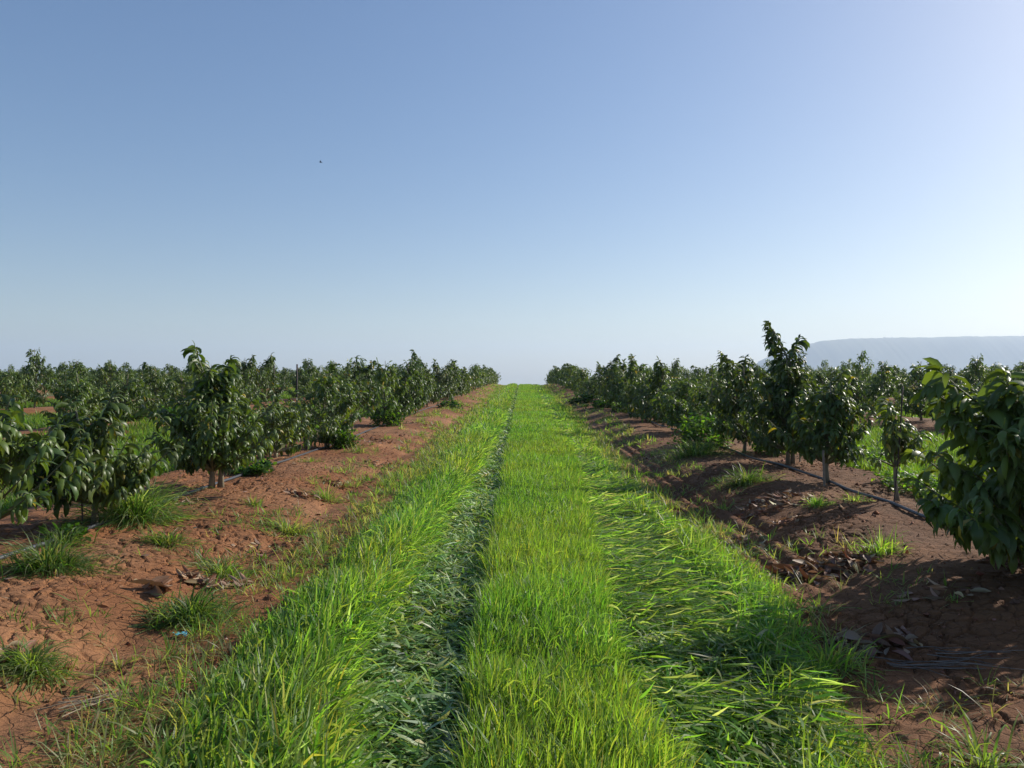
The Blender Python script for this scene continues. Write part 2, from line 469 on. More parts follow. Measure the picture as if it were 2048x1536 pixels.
def standing(parts, a, b, dens, hmin, hmax, lean=0.25, y0=2.0, side=0.0, cols=GREENS, bendy=1.1, edge=None, wide=1.0):
    for ya, yb, ws, ns in BANDS:
        if yb <= y0: continue
        ya = max(ya, y0)
        x, y = scatter(a, b, ya, yb, dens / ws ** 1.55)
        n = len(x)
        if not n: continue
        patch = fbm(x, y, 0.55, 80)
        h = (hmin + (hmax - hmin) * np.clip(patch * 1.5 - .25 + .25 * rng.standard_normal(n), 0, 1.3))
        if edge is not None:                       # shorter towards the ragged outer edge
            h = h * edge(x, y)
        phi = rng.uniform(-math.pi, math.pi, n) * 0.75 + (0.5 if side == 0 else side)
        t0 = np.abs(rng.normal(0.12, lean, n)) * (1 + 0 * x)
        bend = np.abs(rng.normal(0.55, 0.6, n)) * bendy
        long_ = rng.random(n) < 0.06
        h = np.where(long_, h * 1.35, h); bend = np.where(long_, bend + 1.4, bend)
        w = rng.uniform(.006, .0125, n) * wide * ws ** 0.9
        w = np.where(long_, w * 1.35, w)
        c = pick(cols, n) * (0.75 + 0.5 * patch)[:, None]
        old = rng.random(n) < .010                  # dead straw coloured blades
        c[old] = pick([(.34, .32, .16), (.28, .25, .12)], int(old.sum()))
        c[long_] = c[long_] * .6 + np.array([.11, .17, .07]) * .7
        c[:, 0] *= 0.80 + 0.4 * vnoise(x, y, 1.4, 83)
        P = np.stack([x, y, ground(x, y) - .01], -1)
        parts.append(blades(P, phi, h, t0, bend, w, c, ns, roll=rng.normal(0, .9, n)))

def lying(parts, a, b, dens, heading, spread, hmin, hmax, y1=92, cols=FLATS, tilt=(1.25, .22), keep=None, lift=.06, wide=1.0):
    for ya, yb, ws, ns in BANDS:
        if ya >= y1: continue
        yb = min(yb, y1)
        x, y = scatter(a, b, ya, yb, dens / ws ** 1.6)
        if keep is not None:
            k = keep(x, y); x, y = x[k], y[k]
        n = len(x)
        if not n: continue
        hd = heading(x, y) if callable(heading) else heading
        phi = hd + rng.normal(0, spread, n) + 1.4 * (fbm(x, y, .45, 90) - .5) * 2
        L = rng.uniform(hmin, hmax, n)
        t0 = rng.normal(*tilt, n).clip(.5, 1.6); bend = rng.normal(0.35, .35, n)
        w = rng.uniform(.008, .017, n) * wide * ws ** 0.9
        c = pick(cols, n) * (0.7 + 0.6 * vnoise(x, y, .35, 93))[:, None]
        P = np.stack([x, y, ground(x, y) + rng.random(n) ** 2 * lift], -1)
        parts.append(blades(P, phi, L, t0, bend, w, c, ns, roll=rng.normal(0, .8, n), hug=True))

def build_lane():
    pc = []
    standing(pc, bd(2, -.02), bd(3, .03), 6600, .14, .24, lean=.26, wide=.88)
    o = mesh_obj('centre_grass', *[join(pc)[i] for i in (0, 1)], M_GRASS, col=join(pc)[2])
    tag(o, 'bright yellow green grass standing between the two wheel ruts', 'grass', kind='stuff')
    pl = []
    eg = lambda x, y: 0.45 + 0.55 * sstep(0, .4, x - rut_bounds(y)[0])
    standing(pl, bd(0, -.05), bd(1, .06), 3300, .20, .36, lean=.42, edge=eg, bendy=2.5, wide=1.3, cols=[(a * .92, b * .82, c) for a, b, c in GREENS] + [(0.06, 0.15, 0.03), (0.08, 0.19, 0.04), (0.20, 0.30, 0.10)])
    lying(pl, bd(1, -.22), bd(1, .12), 1500, -.5, .8, .14, .30, tilt=(1.0, .3), lift=.06, cols=GREENS + FLATS[:3], y1=30)
    V, Fq, C = join(pl)
    tag(mesh_obj('verge_grass', V, Fq, M_GRASS, col=C), 'tall arching green grass along the left side of the lane', 'grass', kind='stuff')
    pr = []
    eg = lambda x, y: 0.45 + 0.55 * sstep(0, .3, rut_bounds(y)[5] - x)
    standing(pr, bd(4, -.05), bd(5, .05), 1900, .12, .27, lean=.5, edge=eg, bendy=1.6, cols=GREENS)
    standing(pr, bd(3, .12), bd(4, .0), 500, .08, .16, lean=.8, bendy=1.2, cols=GREENS)
    V, Fq, C = join(pr)
    tag(mesh_obj('ragged_grass', V, Fq, M_GRASS, col=C), 'ragged short grass tufts edging the right side of the lane', 'grass', kind='stuff')
    pf = []
    lying(pf, bd(1, -.08), bd(2, .03), 3000, -1.5, 1.5, .07, .16, wide=1.25)
    V, Fq, C = join(pf)
    tag(mesh_obj('flattened_grass', V, Fq, M_FLAT, col=C), 'grey green grass flattened in the left wheel rut', 'grass', kind='stuff')
    pf = []
    lying(pf, bd(3, -.05), bd(4, .12), 3600, lambda x, y: np.interp(y, [2, 4, 6, 9], [-1.25, -1.2, -.8, -.3]), .55, .12, .28, tilt=(1.42, .18), lift=.10,
          cols=[(0.14, 0.26, 0.045), (0.17, 0.29, 0.06), (0.10, 0.20, 0.045), (0.22, 0.29, 0.12), (0.30, .34, .20)])
    V, Fq, C = join(pf)
    tag(mesh_obj('combed_grass', V, Fq, M_GRASS, col=C), 'long grass combed flat sideways in the right wheel rut', 'grass', kind='stuff')
build_lane()

def build_side_lanes():
    parts = []
    for k in (-3, -2, -1, 1, 2, 3):
        c = k * PITCH; y0 = max(5.0, abs(c) / 0.74 - 4)
        for ya, yb, ws, ns in [(5, 11, 2.0, 3), (11, 18, 2.6, 3), (18, 30, 3.6, 2), (30, 50, 5.0, 2), (50, 90, 7, 2)]:
            if yb <= y0: continue
            ya = max(ya, y0)
            x, y = scatter(c - 2.9, c + 2.9, ya, yb, 2600 / ws ** 1.6)
            k2 = fbm(x, y, .9, 120) > 0.22 + 0.30 * (np.abs(x - c) / 2.5) ** 2
            x, y = x[k2], y[k2]; n = len(x)
            h = rng.uniform(.12, .30, n) * (0.6 + .6 * vnoise(x, y, .9, 121))
            cc = pick(GREENS + SPARSE[:2], n) * .78
            parts.append(blades(np.stack([x, y, ground(x, y) - .01], -1), rng.uniform(-3.1, 3.1, n), h, np.abs(rng.normal(.2, .3, n)),
                                np.abs(rng.normal(.7, .6, n)), rng.uniform(.006, .011, n) * ws ** .9, cc, ns, roll=rng.normal(0, .8, n)))
    V, Fq, C = join(parts)
    tag(mesh_obj('side_lane_grass', V, Fq, M_GRASS, col=C), 'bright grass growing in the lanes between the other tree rows', 'grass', kind='stuff')
build_side_lanes()

def clump(x, y, r, n, hmin, hmax, cols, lean=0.9, wmul=1.0, flat=0.6, heading=None):
    """a tuft: blades fanning out of a small patch"""
    a = rng.uniform(0, 2 * math.pi, n); q = np.abs(rng.normal(0, .55, n)) * r
    bx = x + q * np.cos(a); by = y + q * np.sin(a) * flat
    phi = a + rng.normal(0, .6, n) if heading is None else heading + rng.normal(0, .9, n)
    h = rng.uniform(hmin, hmax, n)
    t0 = np.abs(rng.normal(.3, .3, n)) * (0.5 + q / r) + np.where(rng.random(n) < .4, rng.uniform(.5, 1.2, n), 0); bend = np.abs(rng.normal(lean * 1.5, .6, n))
    return blades(np.stack([bx, by, ground(bx, by) - .01], -1), phi, h, t0, bend, rng.uniform(.005, .010, n) * wmul, pick(cols, n), 4,
                  roll=rng.normal(0, .7, n), hug=True)

def build_sparse():
    """thin weeds and dying grass scattered over the bare soil beside the lane"""
    parts = []
    def strip(xa, xb, ya, yb, dens, cover, seed, ws=1.0, hm=1.0):
        cx, cy = scatter(xa, xb, ya, yb, dens)
        k = fbm(cx, cy, .6, seed) > cover + 0.25 * np.clip((np.abs(cx) - 1.5) / 1.8, 0, 1)
        cx, cy = cx[k], cy[k]
        per = rng.integers(4, 13, len(cx))
        i = np.repeat(np.arange(len(cx)), per); n = len(i)
        a = rng.uniform(0, 6.28, n); q = rng.random(n) * .05
        x = cx[i] + q * np.cos(a); y = cy[i] + q * np.sin(a)
        size = rng.uniform(.6, 1.5, len(cx))[i] * hm
        c = pick(SPARSE, len(cx))[i] * (1 + .15 * rng.standard_normal((n, 1)))
        parts.append(blades(np.stack([x, y, ground(x, y) - .006], -1), a, rng.uniform(.05, .13, n) * size, np.abs(rng.normal(.6, .4, n)),
                            np.abs(rng.normal(.9, .6, n)), rng.uniform(.004, .008, n) * ws, c, 3, roll=rng.normal(0, .6, n), hug=True))
    for side in (-1, 1):
        e0, e1 = (bd(0, -1.5), bd(0, .08)) if side < 0 else (bd(5, -.08), bd(5, 1.2))
        strip(e0, e1, 2, 6, 60 if side < 0 else 42, .40, 130 + side, 1.0)
        strip(e0, e1, 6, 14, 65 if side < 0 else 45, .42, 130 + side, 1.4)
        strip(e0, e1, 14, 34, 40, .38, 130 + side, 2.4, 1.2)
        strip(e0, e1, 34, 80, 18, .38, 130 + side, 4.0, 1.4)
        f0, f1 = (bd(0, -.45), bd(0, .1)) if side < 0 else (bd(5, -.1), bd(5, .25))
        strip(f0, f1, 2, 7, 150 if side < 0 else 90, .36, 140 + side, 1.0, 1.5)
        strip(f0, f1, 7, 20, 110, .36, 140 + side, 1.5, 1.5)
        strip(f0, f1, 20, 80, 40, .30, 140 + side, 3.2, 1.5)
    V, Fq, C = join(parts)
    tag(mesh_obj('sparse_weeds', V, Fq, M_GRASS, col=C), 'thin weeds and dying grass scattered over the bare red soil', 'weeds', kind='stuff')
build_sparse()

# ------------------------------------------------------------------ leaves and trees
def leaves(P, az, el, L, droop, w, col, ns=3, across=3, roll=None, fold=0.25):
    """broad curved leaves; P (n,3), az/el first direction, droop = total bend downwards"""
    n = len(P)
    s = np.linspace(0, 1, ns + 1)
    e = el[:, None] - droop[:, None] * s[None]
    mid = .5 * (e[:, 1:] + e[:, :-1]); ds = (L / ns)[:, None]
    h = np.zeros((n, ns + 1)); z = np.zeros((n, ns + 1))
    h[:, 1:] = np.cumsum(np.cos(mid) * ds, 1); z[:, 1:] = np.cumsum(np.sin(mid) * ds, 1)
    ca, sa = np.cos(az)[:, None], np.sin(az)[:, None]
    C0 = np.stack([P[:, 0:1] + h * ca, P[:, 1:2] + h * sa, P[:, 2:3] + z], -1)
    roll = np.zeros(n) if roll is None else roll
    cr, sr = np.cos(roll)[:, None], np.sin(roll)[:, None]
    side = np.stack([-sa * np.ones_like(e), ca * np.ones_like(e), np.zeros_like(e)], -1)
    nor = np.stack([-np.sin(e) * ca, -np.sin(e) * sa, np.cos(e)], -1)
    S = side * cr[..., None] + nor * sr[..., None]
    Nn = nor * cr[..., None] - side * sr[..., None]
    prof = np.interp(s, [0, .12, .4, .7, .9, 1], [.12, .62, 1, .78, .36, .05])
    W = (w * .5)[:, None, None] * prof[None, :, None]
    if across == 3:
        wav = 1 + .0 * W
        V = np.stack([C0 - S * W - Nn * W * fold, C0, C0 + S * W * wav - Nn * W * fold], 2)
        m = 3
    else:
        V = np.stack([C0 - S * W, C0 + S * W], 2); m = 2
    k = m * (ns + 1)
    q = []
    for i in range(ns):
        for j in range(m - 1):
            a = i * m + j
            q.append([a, a + 1, a + 1 + m, a + m])
    F = (np.arange(n)[:, None, None] * k + np.array(q)[None]).reshape(-1, 4)
    return V.reshape(-1, 3), F, np.repeat(np.clip(col, .004, .9), k, axis=0)

TREE_COLS = 1.18 * np.array([(0.050, 0.090, 0.018), (0.062, 0.105, 0.02), (0.038, 0.072, 0.018), (0.085, 0.130, 0.024), (0.052, 0.090, 0.024)])
def tree_geo(seed, H, W, low, n_shoot, lod, tops=(), yellow=0.02, lean=(0, 0), pale=0.0, leafsize=0.19, trunk_r=0.028, stems=1, depth=None, arms=()):
    """H height, W crown width, low = crown bottom; returns (trunk V,F,C), (leaf V,F,C), about a base at 0"""
    r = np.random.default_rng(seed)
    wood = []; bark = np.array([0.20, 0.165, 0.11]) * r.uniform(.8, 1.2)
    top_ax = H * .98
    def ax(t):                                     # trunk axis
        t = np.asarray(t, float)
        return np.stack([lean[0] * t + .03 * np.sin(t * 5 + seed), lean[1] * t + .03 * np.cos(t * 4 + seed), t * top_ax - .05 * (t < .01)], -1)
    ts = np.linspace(0, 1, 8)
    ns_t = 8 if lod == 0 else 6 if lod == 1 else 4
    for k in range(stems):
        off = np.array([.09 * k, .05 * k, 0]) * (1 if k % 2 else -1)
        wood.append(tube(ax(ts) + off[None] * (1 - .3 * ts[:, None]), np.interp(ts, [0, .03, .3, 1], [trunk_r * 1.5, trunk_r, trunk_r * .8, .007]), ns_t, bark))
    # shoot tips spread through an uneven crown
    tips = []
    nl = 5 + int(r.integers(0, 4))
    lobes = [(r.uniform(-math.pi, math.pi), r.uniform(.1, .95), r.uniform(.6, 1.35)) for _ in range(nl)]
    Dp = depth or W
    for i in range(n_shoot):
        u = (i + r.random()) / n_shoot
        zz = low + (H * .93 - low) * u ** .9 + r.normal(0, .05)
        rad = np.interp(u, [0, .12, .45, .75, 1], [.62, .92, 1.0, .72, .22])
        a = r.uniform(-math.pi, math.pi)
        g = 1.0
        for la, lz, ls in lobes:
            c = math.exp(-((u - lz) / .22) ** 2) * max(0, math.cos(a - la)) ** 2
            g *= 1 + (ls - 1) * c
        g *= r.uniform(.55, 1.25)
        q = rad * g * (r.random() ** .55) * (1.25 if r.random() < .12 else 1)
        tips.append((lean[0] * zz / top_ax + q * W / 2 * math.cos(a), lean[1] * zz / top_ax + q * Dp / 2 * math.sin(a), zz + r.normal(0, .03), a, u, q, 0))
    for (dx, dy, tz) in tops:
        tips.append((dx, dy, tz, r.uniform(-3, 3), 1.0, .1, 1))
        for k in range(3):                          # side sprigs of the leader
            a = r.uniform(-3, 3)
            tips.append((dx + .07 * math.cos(a), dy + .07 * math.sin(a), tz - .13 - .08 * k, a, .95, .3, 0))
    for (dx, dy, tz) in arms:                       # low branches that reach out
        tips.append((dx, dy, tz, math.atan2(dy, dx), .1, 1.0, 2))
    Pl = []; Az = []; El = []; Ls = []; Dr = []; Ys = []; Sz = []
    for (x, y, z, a, u, q, kind) in tips:
        z0 = max(low * .5, z - r.uniform(.25, .5) * (0.5 + q) - (.15 if kind == 1 else 0))
        t0 = min(1, z0 / top_ax)
        b = ax(t0)
        e = np.array([x, y, z])
        m = b * .45 + e * .55; m[2] = b[2] + (z - b[2]) * (.38 if kind != 2 else .75)
        tt = np.linspace(0, 1, 5)[:, None]
        cv = b * (1 - tt) ** 2 + 2 * m * tt * (1 - tt) + e * tt ** 2
        if lod < 2 or kind:
            wood.append(tube(cv, np.linspace(.011 if lod == 0 else .014, .004, 5), 4, bark * np.array([.75, .95, .7]), closed_tip=False))
        Lb = np.linalg.norm(e - b)
        nL = int(np.clip(Lb * (34 if lod == 0 else 26 if lod == 1 else 15), 6, 18 if lod < 2 else 10))
        if kind == 1: nL += 12
        for j in range(nL):
            v = 1 - (j / nL) ** 1.4 * .58           # dense at the tip
            p = b * (1 - v) ** 2 + 2 * m * v * (1 - v) + e * v ** 2
            aa = j * 2.4 + seed + x * 9
            out_ = math.atan2(p[1] - b[1], p[0] - b[0])
            d = math.atan2(math.sin(aa) * .9 + math.sin(out_) * .75, math.cos(aa) * .9 + math.cos(out_) * .75)
            newness = max(0, 1 - j / (nL * .35))
            el = r.normal(.30 + .6 * newness * (.3 + .7 * (u > .4)), .38) - .30 * (1 - u)
            Pl.append(p); Az.append(d + r.normal(0, .25)); El.append(el)
            Dr.append(r.uniform(1.2, 2.7) + .3 * (1 - u)); Ys.append(newness * (u > .6))
            Ls.append(leafsize * r.uniform(.75, 1.3) * (1 - .4 * newness) * (1.0 if lod < 2 else 1.35) * (1.25 if kind == 1 else 1))
    n = len(Pl)
    Pl = np.array(Pl); Az = np.array(Az); El = np.array(El); Ls = np.array(Ls); Dr = np.array(Dr); Ys = np.array(Ys)
    c = TREE_COLS[r.integers(0, len(TREE_COLS), n)] * (1 + .2 * r.standard_normal((n, 1)))
    c = c * (1 - .35 * Ys[:, None]) + np.array([.085, .13, .03]) * .35 * Ys[:, None]
    lat = np.clip(vnoise(Pl[:, 0] + seed, Pl[:, 2], .3, 5) * 1.6 - .5, 0, 1)[:, None] * pale
    c = c * (1 - lat) + np.array([.15, .19, .05]) * lat
    yl = r.random(n) < yellow
    c[yl] = np.array([.30, .24, .03]) * r.uniform(.5, 1.2, (yl.sum(), 1))
    w = Ls * r.uniform(.25, .35, n)
    geo = leaves(Pl, Az, El, Ls, Dr, w, c, ns=4 if lod == 0 else 3 if lod == 1 else 2, across=3 if lod < 2 else 2, roll=r.normal(0, .7, n), fold=.5)
    return join(wood), geo

ORD = ['zeroth', 'first', 'second', 'third', 'fourth', 'fifth', 'sixth', 'seventh', 'eighth', 'ninth', 'tenth', 'eleventh', 'twelfth']
def ordinal(n):
    if n < len(ORD): return ORD[n]
    return f"{n}{'th' if 10 <= n % 100 <= 20 else {1: 'st', 2: 'nd', 3: 'rd'}.get(n % 10, 'th')}"

GROUP_T = 'young avocado trees planted in rows'
def place_tree(geo, x, y, label, rz=0.0, sc=(1, 1, 1), meshes=None):
    z = float(ground(x, y)) - .01
    t = thing('avocado_tree', label, 'tree', (x, y, z), rz, GROUP_T)
    if meshes is None:
        (tv, tf, tcol), (lv, lf, lc) = geo
        mesh_obj('trunk', tv, tf, M_BARK, t, tcol)
        mesh_obj('crown', lv, lf, M_LEAF, t, lc)
    else:
        for nm, me in zip(('trunk', 'crown'), meshes):
            o = bpy.data.objects.new(nm, me); COL.objects.link(o); o.parent = t
        t.scale = sc
    return t

HERO = []   # (x, y) of the hand placed trees
def hero(px, py, label, top, width, bottom, shoots, seed, **kw):
    """px,py = foot in the photo; top, bottom in photo px; width in px"""
    x, D = gpos(px, py)
    zt = CH - (top - VY) / PX * D; zb = CH - (bottom - VY) / PX * D
    gz = float(ground(x, D))
    H = zt - gz; low = max(.1, zb - gz + .1)
    W = width * 1.22 / PX * D; shoots = int(shoots * 0.92); kw['leafsize'] = kw.get('leafsize', .19) * .80
    def rel(lst): return [((a - px) / PX * D, r_, CH - (b - VY) / PX * D - gz) for (a, b, r_) in lst]
    kw['tops'] = rel(kw.get('tops', [])); kw['arms'] = rel(kw.get('arms', []))
    Hc = kw.pop('body', None)
    Hb = (CH - (Hc - VY) / PX * D - gz) if Hc else H
    place_tree(tree_geo(seed, Hb, W, low, shoots, 0, **kw), x, D, label)
    HERO.append((x, D))

hero(-30, 1112, 'avocado tree cut off by the left edge, with big drooping pale green leaves', 782, 290, 1010, 60, 11, pale=.9, leafsize=.21)
hero(182, 1048, 'low avocado tree with few yellow leaves and leaning trunk beside a thin rod', 786, 265, 985, 92, 12,
     pale=.9, yellow=.03, lean=(-.12, 0), leafsize=.20, arms=[(85, 950, 0.1), (300, 900, -.1)], tops=[(205, 792, .1)], body=815)
hero(415, 975, 'tallest bushy avocado tree at left, two leafy shoots on top, foot against the pipe', 690, 225, 925, 150, 13,
     pale=.4, yellow=.015, tops=[(387, 692, 0), (450, 718, .1), (425, 735, -.1)], body=745, trunk_r=.032, stems=2, leafsize=.20)
hero(545, 915, 'short round avocado tree with yellowish right side in the left row by the lane', 785, 155, 905, 70, 14, pale=.6, yellow=.03)
hero(650, 893, 'dark upright avocado tree with leafy weeds against its foot in the left row', 735, 140, 885, 90, 15, pale=.2)
hero(705, 863, 'avocado tree with bare trunk beside a thin stake, three shoots against the sky', 712, 112, 810, 64, 16, tops=[(712, 714, 0), (742, 722, .2)], body=735)
hero(2052, 1135, 'large dense avocado tree cut off by the right edge, leaves down to the soil', 736, 500, 1090, 150, 21,
     pale=.7, leafsize=.235, arms=[(1835, 990, -.1), (1870, 900, .1)], tops=[(1885, 735, .1), (2000, 745, 0)], body=755, stems=2)
hero(1790, 1003, 'small thin avocado tree with bare trunk tied beside a tall dark rod', 800, 105, 880, 20, 22, pale=.9,
     arms=[(1738, 912, 0), (1830, 900, .2)], tops=[(1772, 800, 0)], body=830, trunk_r=.02)
hero(1655, 966, 'bushy avocado tree with short bare trunk above the pipe, right of the tallest one', 735, 155, 905, 105, 23, pale=.3,
     tops=[(1690, 738, .1)], body=760, yellow=.01)
hero(1578, 930, 'tallest avocado tree of the right row, long shoot leaning left at its top', 642, 175, 885, 185, 24, pale=.3, stems=2,
     tops=[(1535, 643, 0), (1600, 675, .1), (1555, 680, .1)], body=700, yellow=.01, lean=(-.06, 0))
hero(1488, 905, 'avocado tree with pale leafy shoot on top, left of the tallest at right', 705, 135, 870, 95, 25, pale=.4,
     tops=[(1443, 706, 0), (1495, 712, .2)], body=730)
hero(1425, 885, 'dark bushy avocado tree standing behind the mound of tall weeds at right', 745, 105, 862, 60, 26, pale=.25)

hero(672, 877, 'full avocado tree between the dark upright tree and the three shooted tree', 724, 118, 845, 70, 17, pale=.3, tops=[(668, 724, 0)], body=745)

# prototypes for the rest
PROT = {1: [], 2: []}
for lod, cnt, sh in ((1, 14, 76), (2, 8, 64)):
    for i in range(cnt):
        r_ = random.Random(i * 7 + lod)
        Hh = r_.uniform(1.35, 1.85)
        Wd = r_.uniform(1.45, 2.15)
        tops = [(r_.uniform(-.25, .25), r_.uniform(-.25, .25), Hh * r_.uniform(1.0, 1.12)) for _ in range(r_.choice([0, 1, 1, 2]))]
        (a, b) = tree_geo(100 + i + lod * 40, Hh, Wd, r_.uniform(.22, .42), int(sh * r_.uniform(.85, 1.15)), lod, tops=tops,
                          pale=r_.choice([.1, .2, .35, .5]), yellow=.008, leafsize=.19 if lod == 1 else .20)
        mt, nt_ = [], None
        for nm, g_, m_ in (('trunk', a, M_BARK), ('crown', b, M_LEAF)):
            o = mesh_obj(nm, g_[0], g_[1], m_, None, g_[2])
            me = o.data; bpy.data.objects.remove(o); mt.append(me)
        PROT[lod].append((mt, a, b))

# planting plan
special = {  # (row index, y): height factor
}
cands = []
rr_ = random.Random(5)
rows = [(s * (PITCH / 2 + PITCH * k), s, k) for k in range(12) for s in (-1, 1)]
for rx, s, k in rows:
    y = (17.0 if k == 0 else 5.0) + rr_.uniform(0, 1)
    if k == 0: y = 20.6 if s < 0 else 18.0
    if k == 1: y = 19.3 if s < 0 else 17.6
    cnt = 0
    while y < 104:
        x = rx + rr_.uniform(-.22, .22)
        vis = abs(x - (-0.0138 * y)) / y < 0.70
        miss = rr_.random() < (.05 if k == 0 else .10)
        hf = (rr_.uniform(.95, 1.2) if y < 34 else rr_.uniform(.85, 1.2)) if k == 0 else rr_.uniform(.85, 1.15) * (1.28 if rr_.random() < .22 else 1)
        if vis and not miss: cands.append([x, y, s, k, hf])
        y += rr_.uniform(1.9, 2.4) if k == 0 else rr_.uniform(1.9, 2.5)
cands.sort(key=lambda c: c[1] * (1 + .05 * c[3]))
indiv = cands[:284]; rest = cands[284:]
cnts = {}
adj = ['slim', 'bushy', 'rounded', 'broad', 'ragged', 'upright', 'dense', 'open']
indiv.sort(key=lambda c: (c[3], c[2], c[1]))
for x, y, s, k, hf in indiv:
    key = (s, k); cnts[key] = cnts.get(key, 0) + 1
    i = cnts[key]
    lod = 1 if y < 42 else 2
    pi = rr_.randrange(len(PROT[lod]))
    side = 'left' if s < 0 else 'right'
    if k == 0: i += 7 if s < 0 else 6
    label = f"avocado tree, {ordinal(i)} from the near end of the {ordinal(k + 1)} row {side} of the grass lane"
    if k == 0: label = f"avocado tree, {ordinal(i)} from the near end of the row beside the lane at {side}"
    w = rr_.uniform(.92, 1.12) * (1.08 if (s > 0 and k == 0) else 1)
    place_tree(None, x, y, label, rr_.uniform(0, 6.28), (w, w, hf), PROT[lod][pi][0])
# everything beyond: one mass
pw = []; pl_ = []
for x, y, s, k, hf in rest:
    _, a, b = PROT[2][rr_.randrange(8)]
    ang = rr_.uniform(0, 6.28); ca, sa = math.cos(ang), math.sin(ang)
    M = np.array([[ca, -sa, 0], [sa, ca, 0], [0, 0, hf]])
    z = float(ground(x, y))
    for g_, dst in ((a, pw), (b, pl_)):
        dst.append((g_[0] @ M.T + np.array([x, y, z]), g_[1], g_[2]))
V, Fq, C = join(pl_ + pw)
tag(mesh_obj('far_orchard', V, Fq, M_LEAF, col=C), 'mass of far avocado trees filling the back of the orchard', 'trees', kind='stuff')

# ------------------------------------------------------------------ irrigation pipes
M_PIPE = mat_plain('polyethylene_pipe', (0.055, 0.06, 0.07), 0.35, .5, .35, 25)
def pipe(row, y0, y1, off, label, wob=1.0):
    ys = np.concatenate([np.arange(y0, min(y1, 16), .12), np.arange(16, y1, .5)]) if y0 < 16 else np.arange(y0, y1, .5)
    xs = row + off + wob * (.16 * (vnoise(ys, ys * 0, 2.6, 200 + row) - .5) + .05 * (vnoise(ys, ys * 0, .7, 201 + row) - .5))
    zs = ground(xs, ys); zs = np.convolve(np.pad(zs, 4, 'edge'), np.ones(9) / 9, 'valid') + .018
    V, Fq, C = tube(np.stack([xs, ys, zs], -1), .017, 8)
    tag(mesh_obj('irrigation_pipe', V, Fq, M_PIPE, col=C), label, 'pipe', 'irrigation pipes')
pipe(-PITCH / 2, 3, 80, .12, 'grey black drip pipe lying along the left row of trees beside the lane')
pipe(PITCH / 2, 3, 80, -.12, 'grey black drip pipe lying along the right row of trees beside the lane')

# ------------------------------------------------------------------ stakes and rods
M_IRON = mat_plain('rusty_rod', (0.05, 0.035, 0.03), .7, .3, .4, 60)
M_WOOD = mat_plain('weathered_wood', (0.26, 0.21, 0.16), .85, .2, .35, 40)
def stake(px, py, top_px, top_py, rad, mat, name, label, bend=0):
    x, D = gpos(px, py)
    z0 = float(ground(x, D)); z1 = CH - (top_py - VY) / PX * D; x1 = (top_px - VX) / PX * D
    tt = np.linspace(0, 1, 9)[:, None]
    P = np.array([x, D, z0 - .1]) * (1 - tt) + np.array([x1, D + .02, z1]) * tt
    P[:, 0] += bend * np.sin(tt[:, 0] * 3.1)
    V, Fq, C = tube(P, rad, 6)
    tag(mesh_obj(name, V, Fq, mat, col=C), label, 'stake')
stake(157, 1052, 152, 905, .006, M_IRON, 'iron_rod', 'thin dark rod standing left of the low yellowing avocado tree')
stake(1782, 1010, 1802, 772, .007, M_IRON, 'iron_rod', 'tall thin dark rod leaning by the small avocado tree at right', .01)
stake(1647, 972, 1645, 900, .014, M_WOOD, 'wooden_stake', 'brown wooden stake at the foot of the tree right of the tallest one')
stake(698, 858, 700, 800, .014, M_WOOD, 'wooden_stake', 'grey wooden stake beside the bare trunk at left below three shoots')
stake(1597, 925, 1600, 850, .012, M_WOOD, 'wooden_stake', 'thin wooden stake behind the tallest avocado tree')
def post(x, y, h, label, rad=.028):
    z = float(ground(x, y))
    V, Fq, C = tube(np.array([[x, y, z - .1], [x, y, z + h * .5], [x + .01, y, z + h]]), rad, 6)
    tag(mesh_obj('iron_post', V, Fq, M_IRON, col=C), label, 'post', 'dark posts among the left rows')
post(-(VX - 592) / PX * 27, 27, 1.92, 'dark post rising between the trees left of centre, nearer of two')
post(-(VX - 546) / PX * 42, 42, 2.0, 'dark post rising above the far left trees, farther of two')

# ------------------------------------------------------------------ tufts, weeds, litter
def tuft(px, py, wpx, hmin, hmax, n, label, cols=SPARSE, lean=.9, z0=None, name='grass_tuft', grp='grass tufts on the bare soil', wm=1.0, mat=None):
    z0 = .12 if z0 is None else z0
    x, D = gpos(px, py, z0)
    for _ in range(3):
        z = float(ground(x, D)); x, D = gpos(px, py, z)
    r = wpx / 2 / PX * D
    V, Fq, C = clump(x, D, r, int(n * 1.5), hmin * 1.0, hmax * 1.2, cols, lean, wm)
    o = mesh_obj(name, V - np.array([x, D, z]), Fq, mat or M_GRASS, col=C); o.location = (x, D, z)
    tag(o, label, 'grass tuft', grp)
DG = [(0.07, 0.15, 0.03), (0.10, 0.18, 0.045), (0.06, 0.12, 0.025), (0.16, 0.23, 0.09), (0.22, .26, .12)]
tuft(85, 1140, 175, .12, .30, 520, 'big drooping grass tuft in front of the pipe at the far left', DG, 1.3)
tuft(262, 1042, 140, .32, .52, 800, 'large grass mound against the trunk of the low yellowing tree', DG, 1.2)
tuft(120, 1092, 90, .06, .2, 140, 'small leafy tuft on the pipe at left', DG)
tuft(375, 1240, 160, .10, .24, 420, 'wide grey green grass tuft in the middle of the left soil', SPARSE[:2] + DG, 1.4)
tuft(440, 1150, 130, .08, .2, 240, 'grass tuft growing round the pile of dry leaves at left', SPARSE, 1.2)
tuft(50, 1365, 110, .07, .2, 330, 'pale grass tuft at the left edge near the bottom corner', SPARSE[:3], 1.3)
tuft(330, 1090, 110, .08, .2, 200, 'thin grass patch right of the grass mound on the left', SPARSE, 1.2)
tuft(575, 1065, 90, .10, .22, 170, 'thin pale grass tuft on the slope left of the tall verge grass', SPARSE, 1.1)
tuft(652, 1003, 60, .10, .26, 130, 'upright pale grass tuft beside dry leaves left of the lane', SPARSE, 1.0)
